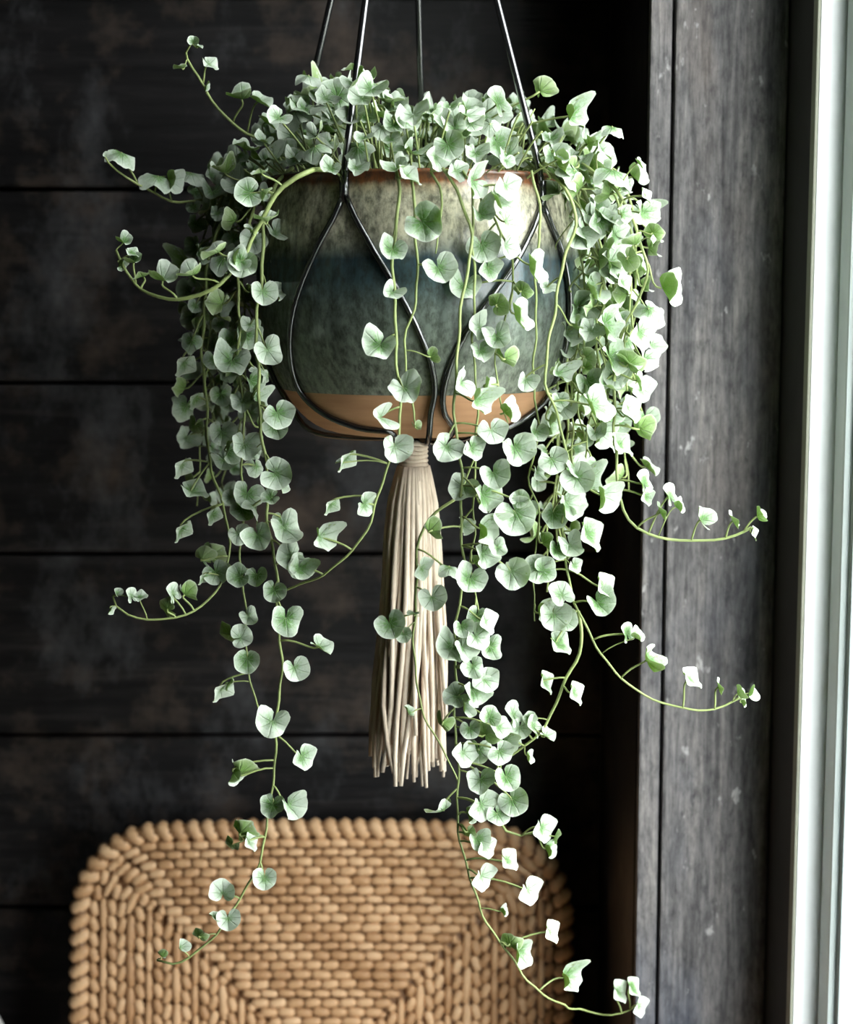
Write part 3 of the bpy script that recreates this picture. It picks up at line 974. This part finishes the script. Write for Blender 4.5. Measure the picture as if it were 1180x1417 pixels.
# --- arching runners on the left
v = vine([(430, 215), (390, 200), (355, 190), (335, 180), (310, 160), (285, 128), (266, 95), (259, 72), (265, 60)], Y=[1.36, 1.30], rad=0.0015)
hero(v, [(268, 57, 17, 80, 'f', 6), (275, 66, 14, -20, 'e'), (249, 95, 24, 190, 'e'), (291, 91, 30, -40, 'e', 2), (285, 118, 18, 70, 'e'), (330, 138, 42, 120, 'u', 3), (360, 143, 40, -30, 'e', 0), (370, 172, 36, -40, 'e'), (402, 184, 46, 110, 'f', 2), (398, 158, 30, 90, 'e')], dy=-0.002)
v = vine([(350, 262), (320, 268), (285, 277), (258, 279), (236, 278), (212, 267), (190, 256), (165, 236), (152, 224), (146, 216)], Y=[1.38, 1.30], rad=0.0013)
hero(v, [(146, 216, 10, 180, 'f', 6), (172, 213, 46, 0, 'u', 4), (214, 243, 50, 200, 'u', 4), (233, 254, 40, -80, 'e', 3), (268, 240, 44, 10, 'u', 4), (267, 288, 24, -90, 'f', 2), (292, 245, 28, -70, 'e', 2)], dy=-0.002)
v = vine([(455, 236), (432, 235), (408, 244), (390, 258), (372, 284), (356, 320), (338, 354), (314, 382), (290, 400), (262, 412), (235, 415), (207, 406), (187, 393), (172, 376), (163, 360), (159, 347)], Y=[1.235, 1.205, 1.20, 1.20, 1.20, 1.20, 1.20, 1.20, 1.20, 1.205, 1.21, 1.215, 1.22, 1.22, 1.22, 1.22], rad=0.0019)
hero(v, [(172, 337, 26, 10, 'u', 3), (164, 366, 20, 250, 'e'), (184, 352, 26, -30, 'e', 2), (187, 364, 28, 10, 'u', 3), (195, 384, 32, 200, 'e', 2), (229, 390, 46, 30, 'u', 3), (262, 383, 42, 170, 'u', 3), (298, 352, 50, 210, 'e', 0), (322, 347, 36, 60, 'e', 3), (338, 369, 44, -100, 'f', 1), (330, 362, 34, 200, 'f'), (340, 268, 44, 190, 'f', 5), (365, 262, 26, 40, 'e', 3), (374, 305, 40, 10, 'u', 1), (345, 318, 26, 140, 'e', 2), (358, 240, 30, 190, 'e')], dy=-0.001)

# --- left curtain, main lit strands
v = vine([(405, 232), (385, 250), (370, 290), (363, 340), (360, 390), (357, 440), (354, 490), (360, 560), (366, 640), (370, 700), (378, 770), (386, 850), (388, 910), (386, 970), (380, 1040), (374, 1110), (364, 1170), (345, 1222), (320, 1265), (290, 1300), (262, 1324), (240, 1333), (220, 1328)],
         Y=[1.30, 1.265, 1.25, 1.245, 1.24] + [1.235] * 18, rad=0.0015)
hero(v, [(363, 408, 42, -90, 'f', 0), (372, 488, 46, -60, 'f', 0), (385, 577, 46, -65, 'f', 2), (387, 657, 50, -20, 'f', 1), (396, 735, 54, -60, 'f', 1), (395, 862, 52, -95, 'f', 1), (408, 928, 42, -70, 'f', 0), (444, 898, 42, -35, 'e', 0), (375, 1004, 52, -110, 'f', 5), (419, 1051, 42, -60, 'r', 2), (331, 1068, 44, 75, 'g', 3), (320, 1072, 36, 240, 'e'), (400, 1118, 46, -60, 'r', 3), (376, 1118, 40, -100, 'f', 5), (331, 1150, 42, 100, 'g', 5), (346, 1168, 34, -60, 'e'), (320, 1170, 26, 230, 'g'), (366, 1219, 38, -90, 'f', 1), (308, 1232, 40, 90, 'f', 3), (315, 1275, 38, -90, 'f', 0), (296, 1270, 24, 150, 'e'), (275, 1293, 26, 80, 'g', 2), (249, 1308, 24, 60, 'r', 6), (222, 1323, 18, 150, 'g', 6), (412, 785, 42, -120, 'f'), (378, 820, 36, -100, 'f'), (358, 745, 44, -70, 'f', 5), (372, 690, 30, 200, 'f'), (398, 772, 44, 200, 'f')])
auto(v, 0.08, 0.50, 40, (28, 40), rg_, back=0.02)
v = vine([(390, 238), (358, 270), (338, 330), (330, 400), (330, 470), (334, 540), (336, 600), (336, 680), (334, 760), (337, 830), (340, 880), (346, 930), (353, 975), (366, 1000)], Y=[1.34, 1.29, 1.265, 1.26] + [1.255] * 10, rad=0.0013)
hero(v, [(318, 505, 54, -115, 'f', 0), (347, 531, 36, -60, 'r', 3), (335, 560, 38, -90, 'f'), (338, 621, 46, -90, 'f', 5), (340, 688, 48, -110, 'f', 1), (336, 709, 40, -80, 'f', 2), (316, 688, 24, 180, 'f'), (330, 742, 34, -60, 'f'), (336, 882, 36, 20, 'f', 5), (318, 880, 40, 240, 'g', 2), (342, 916, 40, -90, 'f', 1), (303, 957, 46, 235, 'e', 2), (316, 945, 24, 60, 'e'), (345, 855, 30, -60, 'f'), (328, 800, 36, 200, 'f'), (355, 800, 34, -90, 'f')])
auto(v, 0.05, 0.62, 30, (28, 40), rg_, back=0.012)
v = vine([(372, 238), (332, 262), (300, 320), (284, 400), (280, 470), (284, 540), (285, 590), (292, 640), (303, 685), (312, 720), (318, 752), (316, 785), (304, 812), (278, 838), (242, 854), (206, 858), (178, 850), (162, 838), (156, 825)], Y=[1.37, 1.34, 1.32, 1.31, 1.30, 1.295, 1.29, 1.28, 1.275, 1.27, 1.265, 1.26, 1.25, 1.245, 1.24, 1.24, 1.24, 1.24, 1.24], rad=0.0014)
hero(v, [(160, 820, 16, 120, 'r', 6), (152, 844, 18, 240, 'e'), (181, 822, 26, 100, 'r', 2), (196, 827, 24, 0, 'e', 2), (238, 818, 34, 120, 'r', 2), (258, 826, 38, -50, 'g', 3), (229, 842, 32, 180, 'g', 2), (290, 766, 40, 80, 'g', 5), (276, 772, 34, 150, 'g', 3), (300, 795, 40, -60, 'f', 5), (280, 800, 30, 230, 'e'), (312, 790, 26, 0, 'f'), (251, 506, 44, 235, 'e', 2), (248, 648, 42, 240, 'e', 2), (270, 683, 50, -25, 'e', 2), (248, 736, 44, 240, 'e', 2), (268, 555, 34, 240, 'e'), (306, 602, 40, -90, 'f'), (312, 640, 40, -60, 'f'), (292, 715, 34, 250, 'e'), (270, 590, 30, 250, 'g')], dy=-0.003)
auto(v, 0.03, 0.45, 26, (28, 42), rg_, spread=0.014)
# dark strands behind
for k in range(9):
    xs = 292 + rg_.uniform(-30, 62)
    yend = rg_.uniform(520, 760)
    x_top = 340 + rg_.uniform(-20, 45)
    pts = [(x_top + 10, 225), (x_top - 12, 240), ((x_top + xs) / 2 - 6, 275), (xs, 350)]
    y = 420
    while y < yend:
        pts.append((xs + rg_.uniform(-9, 9), y)); y += 70
    yb_ = rg_.uniform(1.35, 1.45)
    v = vine(pts, Y=[1.39] + [yb_ + 0.01] + [yb_] * (len(pts) - 2), rad=0.0011)
    auto(v, 0.02, 1.0, 24, (28, 42), rg_, spread=0.014)

# --- strands in front of the pot
v = vine([(548, 236), (552, 262), (548, 310), (545, 370), (545, 430), (548, 490), (555, 535), (553, 575), (546, 615), (534, 655), (520, 700), (500, 742), (472, 778), (440, 799), (405, 812), (388, 818)], dy=-0.008, rad=0.0014)
hero(v, [(566, 247, 50, -40, 'e', 2), (541, 350, 44, -110, 'f', 1), (540, 407, 32, -130, 'f', 3), (522, 482, 50, -125, 'f', 1), (562, 543, 50, -60, 'f', 5), (523, 578, 42, 190, 'r', 3), (546, 623, 46, -80, 'f', 5), (475, 638, 46, 235, 'e', 2), (455, 701, 36, 235, 'e', 2), (506, 700, 38, -25, 'r', 2), (443, 748, 44, -70, 'r', 5), (413, 790, 38, -100, 'f'), (470, 640, 16, 200, 'e')])
v = vine([(566, 236), (572, 262), (576, 320), (575, 380), (573, 430), (562, 470), (562, 530), (574, 580), (580, 594)], dy=-0.004, rad=0.0013)
hero(v, [(590, 312, 58, -40, 'f', 1), (608, 376, 52, -70, 'f', 0), (598, 495, 26, -10, 'g', 3), (576, 592, 18, -60, 'g', 3)])
v = vine([(612, 232), (632, 262), (648, 310), (650, 350), (642, 410), (633, 470), (629, 530), (632, 600), (637, 660), (640, 740), (640, 790), (634, 850), (629, 910), (630, 970), (632, 1040), (632, 1090), (635, 1140), (642, 1190), (657, 1238), (680, 1285), (703, 1322), (730, 1355), (766, 1385), (810, 1399), (848, 1405), (872, 1398), (884, 1388)], dy=-0.012, rad=0.00125)
hero(v, [(666, 1217, 46, -60, 'r', 2), (731, 1236, 46, -55, 'r', 2), (694, 1263, 20, -60, 'e'), (762, 1293, 40, -60, 'e', 2), (718, 1320, 48, -70, 'r', 1), (704, 1303, 36, 100, 'g', 2), (783, 1357, 46, -45, 'r', 5), (856, 1376, 40, -55, 'e', 2), (876, 1370, 36, -50, 'e', 2), (884, 1396, 34, -60, 'r', 2),
         (636, 531, 48, 200, 'r', 1), (614, 622, 46, -120, 'f', 0), (654, 624, 40, -60, 'r', 2), (658, 560, 44, -90, 'r', 1), (680, 600, 44, -80, 'f', 2), (714, 625, 52, -60, 'f', 5), (684, 660, 46, -70, 'f', 3), (668, 690, 52, -60, 'r', 5), (717, 716, 62, -60, 'f', 1), (666, 736, 50, -40, 'r', 5), (648, 806, 52, -115, 'f', 1), (668, 770, 46, -70, 'r', 5), (710, 796, 52, -60, 'f', 5), (623, 901, 54, -120, 'f', 1), (641, 900, 46, -60, 'r', 0), (661, 885, 46, -50, 'r', 2), (673, 864, 44, -70, 'e', 2), (638, 870, 32, -80, 'f', 3), (655, 960, 50, -60, 'r', 1), (672, 945, 42, -60, 'f', 2), (628, 965, 42, 200, 'f', 5), (644, 980, 36, -70, 'r'), (596, 739, 40, -30, 'g', 3), (720, 690, 30, 60, 'f'), (690, 760, 30, -60, 'f'), (655, 925, 36, -70, 'f'),
         (640, 1046, 46, -100, 'r', 2), (672, 1014, 42, 60, 'g', 2), (690, 1010, 36, -60, 'r', 0), (662, 1042, 40, -90, 'f', 4), (692, 1044, 40, -60, 'f', 2), (664, 1084, 44, -90, 'f', 5), (702, 1080, 44, -70, 'f'), (711, 1112, 48, -60, 'f', 2), (666, 1118, 52, -58, 'r', 2), (690, 1130, 38, -65, 'f', 2), (610, 1125, 46, 215, 'e', 4), (646, 1128, 34, -80, 'e', 3), (648, 1153, 34, -90, 'g', 2), (660, 1165, 36, -70, 'f', 3), (672, 1176, 36, -60, 'r', 2), (704, 1194, 40, -45, 'e', 2), (678, 990, 34, 70, 'f', 3), (650, 1012, 32, -80, 'f', 2), (612, 1005, 32, -100, 'g', 3)])
v = vine([(640, 236), (665, 275), (692, 320), (712, 365), (700, 430), (688, 490), (690, 545), (700, 585)], dy=-0.010, rad=0.0010)
hero(v, [(650, 252, 54, 190, 'r', 5), (690, 280, 50, -30, 'r', 1), (700, 262, 44, -60, 'r', 2), (702, 312, 50, -70, 'r', 0), (668, 300, 36, -50, 'f'), (735, 372, 54, -50, 'r', 1), (668, 345, 50, -70, 'f', 2), (640, 402, 50, -110, 'f', 1), (676, 375, 40, -60, 'r', 2), (690, 420, 36, 30, 'g', 2), (715, 440, 54, -50, 'r', 1), (660, 455, 40, 200, 'f'), (690, 470, 44, -70, 'f', 0), (700, 500, 38, -80, 'g', 3), (665, 490, 36, -80, 'f'), (672, 540, 40, -100, 'r', 1), (700, 575, 40, -50, 'e', 3), (722, 400, 30, 60, 'g', 2), (700, 345, 40, -70, 'r')])
v = vine([(596, 238), (608, 258), (610, 300), (604, 350)], dy=-0.004, rad=0.0011)
hero(v, [(602, 222, 40, -110, 'r', 2), (622, 205, 46, -60, 'f', 2), (632, 240, 36, -60, 'r', 2)])
v = vine([(634, 688), (605, 708), (588, 728), (577, 760), (574, 800), (576, 850), (572, 910), (580, 968), (600, 1013), (618, 1050), (632, 1082)], Y=1.235, rad=0.0012)
hero(v, [(583, 790, 38, -40, 'r', 2), (598, 831, 44, -80, 'f', 0), (541, 868, 48, -70, 'f', 0), (570, 850, 22, 170, 'e'), (626, 785, 40, -20, 'e', 4), (564, 985, 26, 130, 'e'), (560, 880, 26, -70, 'f')])

# --- strands on the right of the pot
v = vine([(760, 238), (782, 262), (795, 300), (782, 360), (768, 420), (758, 475), (757, 530), (768, 570), (780, 620), (786, 680), (776, 735), (788, 800), (800, 845), (818, 885), (845, 922), (880, 954), (915, 973), (955, 982), (990, 980), (1015, 971), (1030, 965)], Y=[1.25, 1.235, 1.23, 1.228, 1.225] + [1.22] * 16, rad=0.0013)
hero(v, [(866, 873, 34, 105, 'r', 2), (880, 884, 26, -30, 'e'), (893, 910, 44, 110, 'r', 0), (957, 943, 44, -40, 'e', 2), (993, 948, 30, 105, 'e', 2), (1019, 958, 26, 110, 'e', 3), (1036, 957, 26, 30, 'r', 6), (1026, 974, 16, -70, 'e'), (836, 816, 50, -58, 'e', 2), (828, 838, 46, -60, 'f', 3), (765, 640, 44, -60, 'f', 2), (800, 665, 52, -60, 'f', 0), (785, 700, 50, -50, 'r', 1), (830, 690, 52, -70, 'r', 3), (815, 745, 60, -62, 'e', 2), (790, 758, 44, -70, 'f', 1), (770, 765, 34, -90, 'f'), (740, 785, 46, 160, 'f', 2), (755, 790, 40, 20, 'f'), (822, 565, 62, -40, 'r', 1), (775, 820, 44, 100, 'f', 2), (765, 855, 48, -90, 'f', 5), (785, 862, 36, -40, 'f', 2), (775, 895, 46, -40, 'e', 2), (795, 785, 26, -60, 'r', 2)])
auto(v, 0.20, 0.55, 42, (30, 44), rg_, back=0.01)
v = vine([(800, 846), (804, 880), (796, 915), (780, 950), (764, 985), (744, 1016), (716, 1040), (688, 1056)], Y=1.235, rad=0.0015)
hero(v, [(754, 948, 42, -65, 'e', 2), (795, 963, 42, -65, 'e', 2), (708, 985, 44, 115, 'r', 2), (718, 1010, 34, -100, 'f', 2), (736, 1003, 38, 150, 'r', 2), (757, 1020, 30, -35, 'e', 0), (730, 992, 22, 100, 'f'), (700, 1030, 36, -60, 'f'), (730, 1048, 24, -60, 'r')])
v = vine([(690, 1135), (700, 1150), (720, 1156), (740, 1150)], Y=1.27, rad=0.0012)
hero(v, [(750, 1150, 46, -70, 'r', 2), (768, 1155, 26, 70, 'e'), (756, 1178, 30, -70, 'e', 3)])
v = vine([(770, 205), (800, 232), (830, 248), (855, 264), (872, 292), (886, 335), (893, 372), (886, 410), (868, 445), (858, 470)], Y=[1.30, 1.27, 1.25, 1.24, 1.235, 1.23, 1.23, 1.235, 1.24, 1.245], rad=0.0017)
hero(v, [(893, 274, 32, -60, 'e', 2), (903, 320, 30, 75, 'g', 2), (901, 333, 22, -90, 'e'), (917, 405, 60, -70, 'e', 3), (874, 340, 34, 190, 'e'), (870, 362, 40, -60, 'g'), (852, 236, 56, -20, 'u', 4), (835, 212, 44, -50, 'e', 2), (851, 176, 36, 10, 'u', 4), (812, 196, 34, 100, 'e', 2), (884, 228, 22, -55, 'e'), (885, 466, 54, -55, 'r', 2), (860, 300, 30, -60, 'r')])
v = vine([(785, 225), (805, 262), (822, 320), (832, 390), (840, 460), (848, 530), (852, 600), (852, 650), (856, 690), (872, 720), (898, 738), (940, 748), (985, 748), (1018, 740), (1040, 729)], Y=[1.29, 1.26, 1.25, 1.245, 1.24, 1.235, 1.23, 1.225, 1.22, 1.22, 1.22, 1.22, 1.22, 1.22, 1.22], rad=0.0017)
hero(v, [(889, 664, 40, 110, 'r', 2), (894, 690, 30, -60, 'r', 2), (912, 706, 34, 115, 'e', 2), (925, 682, 38, 105, 'r', 2), (936, 704, 26, -55, 'e'), (967, 716, 40, 120, 'r', 3), (1012, 718, 34, 120, 'e', 2), (1046, 712, 28, 110, 'e', 3), (1042, 740, 26, -75, 'e', 2), (845, 500, 60, -55, 'r', 0), (820, 405, 52, -30, 'r', 1), (838, 455, 54, -30, 'r', 5), (868, 500, 46, 80, 'g', 2), (882, 530, 34, -70, 'e'), (870, 570, 50, -65, 'e', 2), (886, 598, 44, -70, 'g', 3), (860, 620, 50, -45, 'e', 2), (830, 310, 44, -60, 'r', 2), (850, 330, 48, -40, 'r', 2), (845, 370, 52, -60, 'r', 5), (862, 395, 40, -60, 'e', 2), (800, 430, 52, -20, 'r', 2)])
auto(v, 0.05, 0.62, 30, (32, 46), rg_, light=0.5)
for k in range(14):
    t = k / 13
    xs = 790 + 92 * t + rg_.uniform(-10, 10)
    if k % 4 == 3: xs = rg_.uniform(765, 800)
    yend = rg_.uniform(560, 700) if t > 0.55 else rg_.uniform(640, 860)
    x_top = 735 + 95 * t
    pts = [(x_top - 20, 215), (x_top, 228), ((x_top + xs) / 2 + 6, 262), (xs - 4, 330)]
    y = 400
    while y < yend:
        pts.append((xs + rg_.uniform(-9, 9) - (y - 400) * 0.07, y)); y += 70
    yb_ = rg_.uniform(1.25, 1.40)
    v = vine(pts, Y=[1.33, min(yb_, 1.34)] + [yb_] * (len(pts) - 2), rad=0.0012)
    auto(v, 0.05, 1.0, 27, (30, 46), rg_, light=0.45, spread=0.014)
# lower back cluster behind the centre strands
for xs, y0_, yend, yy in ((740, 560, 860, 1.36), (655, 640, 980, 1.25), (690, 985, 1130, 1.25)):
    pts = []
    y = y0_
    while y <= yend:
        pts.append((xs + rg_.uniform(-8, 8), y)); y += 50
    if y0_ < 700:
        pts = [(xs - 5, 236), (xs + (6 if xs > 700 else 0), 300), (xs, 430)] + pts
        Yl = [hang_depth(xs) - 0.006] * 3 + [hang_depth(xs) - 0.004] * (len(pts) - 3)
        v = vine(pts, Y=Yl, rad=0.0011)
        auto(v, 0.58, 1.0, 44, (30, 42), rg_, light=0.4, spread=0.010)
    else:
        v = vine(pts, Y=yy, rad=0.0011)
        auto(v, 0.0, 1.0, 32, (26, 38), rg_, light=0.4, spread=0.010)

# --- crown of leaves over the rim
crown = Vine([(578, 250), (585, 236), (590, 225)], Y=Y0, rad=0.0016); VINES.append(crown)
rc = random.Random(8)
def crown_leaf(x, y, Yl, w, n, tip, var, wt):
    J = at(x, y, Yl)
    root = Vector((X0 + (J.x - X0) * 0.75 + rc.uniform(-0.012, 0.012), Y0 + (J.y - Y0) * 0.75, ZR - 0.012))
    crown.add(J, n, tip, w * Yl / FPX, var, root=root, weight=wt)
def dome_top(x):
    tab = [(300, 235), (330, 205), (370, 168), (410, 128), (450, 108), (510, 112), (560, 148), (600, 145), (650, 138), (710, 140), (760, 160), (800, 186), (840, 212), (880, 240)]
    for (a, ya), (b, yb__) in zip(tab, tab[1:]):
        if a <= x <= b: return ya + (yb__ - ya) * (x - a) / (b - a)
    return 240
for k in range(230):
    a = rc.uniform(0, 2 * math.pi); r = 0.150 * math.sqrt(rc.random())
    X = X0 + r * math.cos(a); Yl = Y0 + r * math.sin(a) * 0.9
    px = CX + X / Yl * FPX
    top = dome_top(px) + 6
    rimy = 236 if abs(px - 578) < 205 else 262
    if top > rimy - 4: continue
    y = top + (rimy - top) * rc.random() ** 1.15
    out = Vector((math.cos(a), math.sin(a), 0)) * (r / 0.15)
    n = Vector((0.25, -0.35, 0.75)) + out * 0.35 + Vector((rc.uniform(-0.6, 0.6), rc.uniform(-0.6, 0.5), rc.uniform(-0.4, 0.3)))
    tip = out + Vector((rc.uniform(-0.6, 0.6), -0.4 + rc.uniform(-0.5, 0.5), -0.35))
    crown_leaf(px, y, Yl, rc.uniform(24, 44), n, tip, rc.choice((0, 1, 2, 3, 4, 5, 5, 7, 8, 8)), 30 + (Y0 - Yl) * 60)
hero(crown, [(746, 123, 38, 80, 'g', 3), (687, 138, 50, 125, 'r', 2), (640, 148, 44, 115, 'r', 3), (610, 165, 60, 150, 'r', 2), (730, 186, 36, 0, 'g', 2), (690, 205, 60, -60, 'r', 2), (790, 165, 46, -40, 'r', 5), (430, 105, 40, -10, 'u', 4), (485, 97, 34, 190, 'e', 2), (502, 105, 34, 115, 'e', 2), (525, 118, 44, -15, 'u', 4), (470, 130, 50, 60, 'f', 2), (450, 145, 44, 150, 'u', 4), (415, 150, 44, -40, 'e', 2), (545, 155, 50, -30, 'u', 5), (540, 140, 30, 120, 'e'), (445, 180, 44, 165, 'e', 2), (545, 212, 56, -25, 'e', 2), (590, 205, 50, 200, 'u', 4), (655, 175, 44, -60, 'f'), (505, 160, 44, -60, 'u')], dy=-0.06)
# stray leaves above the crown keep their stalks: extra twigs
v = vine([(722, 215), (728, 170), (738, 150)], Y=1.30, rad=0.0010)

# ------------------------------------------------------------------ vines, single leaves and the remaining foliage
allv = []
for v in VINES:
    v.obj = v.mb.build('vine', M['stem'], plant)
    for (wt, Mx, var) in v.leaves:
        allv.append((wt, Mx, var, v))
def in_front_key(e):
    return -e[0] + (e[1].translation.y - 1.2) * 120
def seg_d(p, a, b):
    ax, ay = a; bx, by = b
    t = max(0.0, min(1.0, ((p[0]-ax)*(bx-ax) + (p[1]-ay)*(by-ay)) / ((bx-ax)**2 + (by-ay)**2)))
    return math.hypot(p[0] - ax - t*(bx-ax), p[1] - ay - t*(by-ay))
CORD_R = [((684, 0), (745, 250)), ((745, 250), (749, 285)), ((749, 285), (728, 335)), ((749, 285), (770, 335)), ((770, 335), (786, 400))]
def on_cord(e):
    p = e[1].translation
    d = Vector((p.x, p.y, p.z - CAM_Z))
    dep = d.y * cp - d.z * sp
    q = (CX + d.x / dep * FPX, CY - (d.y * sp + d.z * cp) / dep * FPX)
    lim = 10 + 0.30 * e[1].to_scale().x / S
    return p.y < 1.335 and any(seg_d(q, a, b) < lim for a, b in CORD_R)
allv = [e for e in allv if not on_cord(e)]
allv.sort(key=in_front_key)
rest = MB(); rest_uv = []
for i, (wt, Mx, var, v) in enumerate(allv):
    me, mb, uvs = LM[var]
    if i < 300:
        o = bpy.data.objects.new('leaf', me)
        link(o, v.obj)
        o.matrix_local = Matrix.Translation(-PO) @ Mx
    else:
        n0 = len(rest.v)
        T = Matrix.Translation(-PO) @ Mx
        rest.v += [tuple(T @ Vector(p)) for p in mb.v]
        rest.f += [tuple(n0 + k for k in f) for f in mb.f]
        rest.m += mb.m
        rest_uv += uvs
if rest.f:
    o = rest.build('foliage', [M['leaf_top'], M['leaf_back']], plant)
    ul = o.data.uv_layers.new(name='leaf')
    data = [0.0] * (2 * len(o.data.loops))
    for l in o.data.loops:
        data[2*l.index], data[2*l.index+1] = rest_uv[l.vertex_index]
    ul.data.foreach_set('uv', data)
    o['kind'] = 'stuff'
print('LEAVES', len(allv), 'VINES', len(VINES))
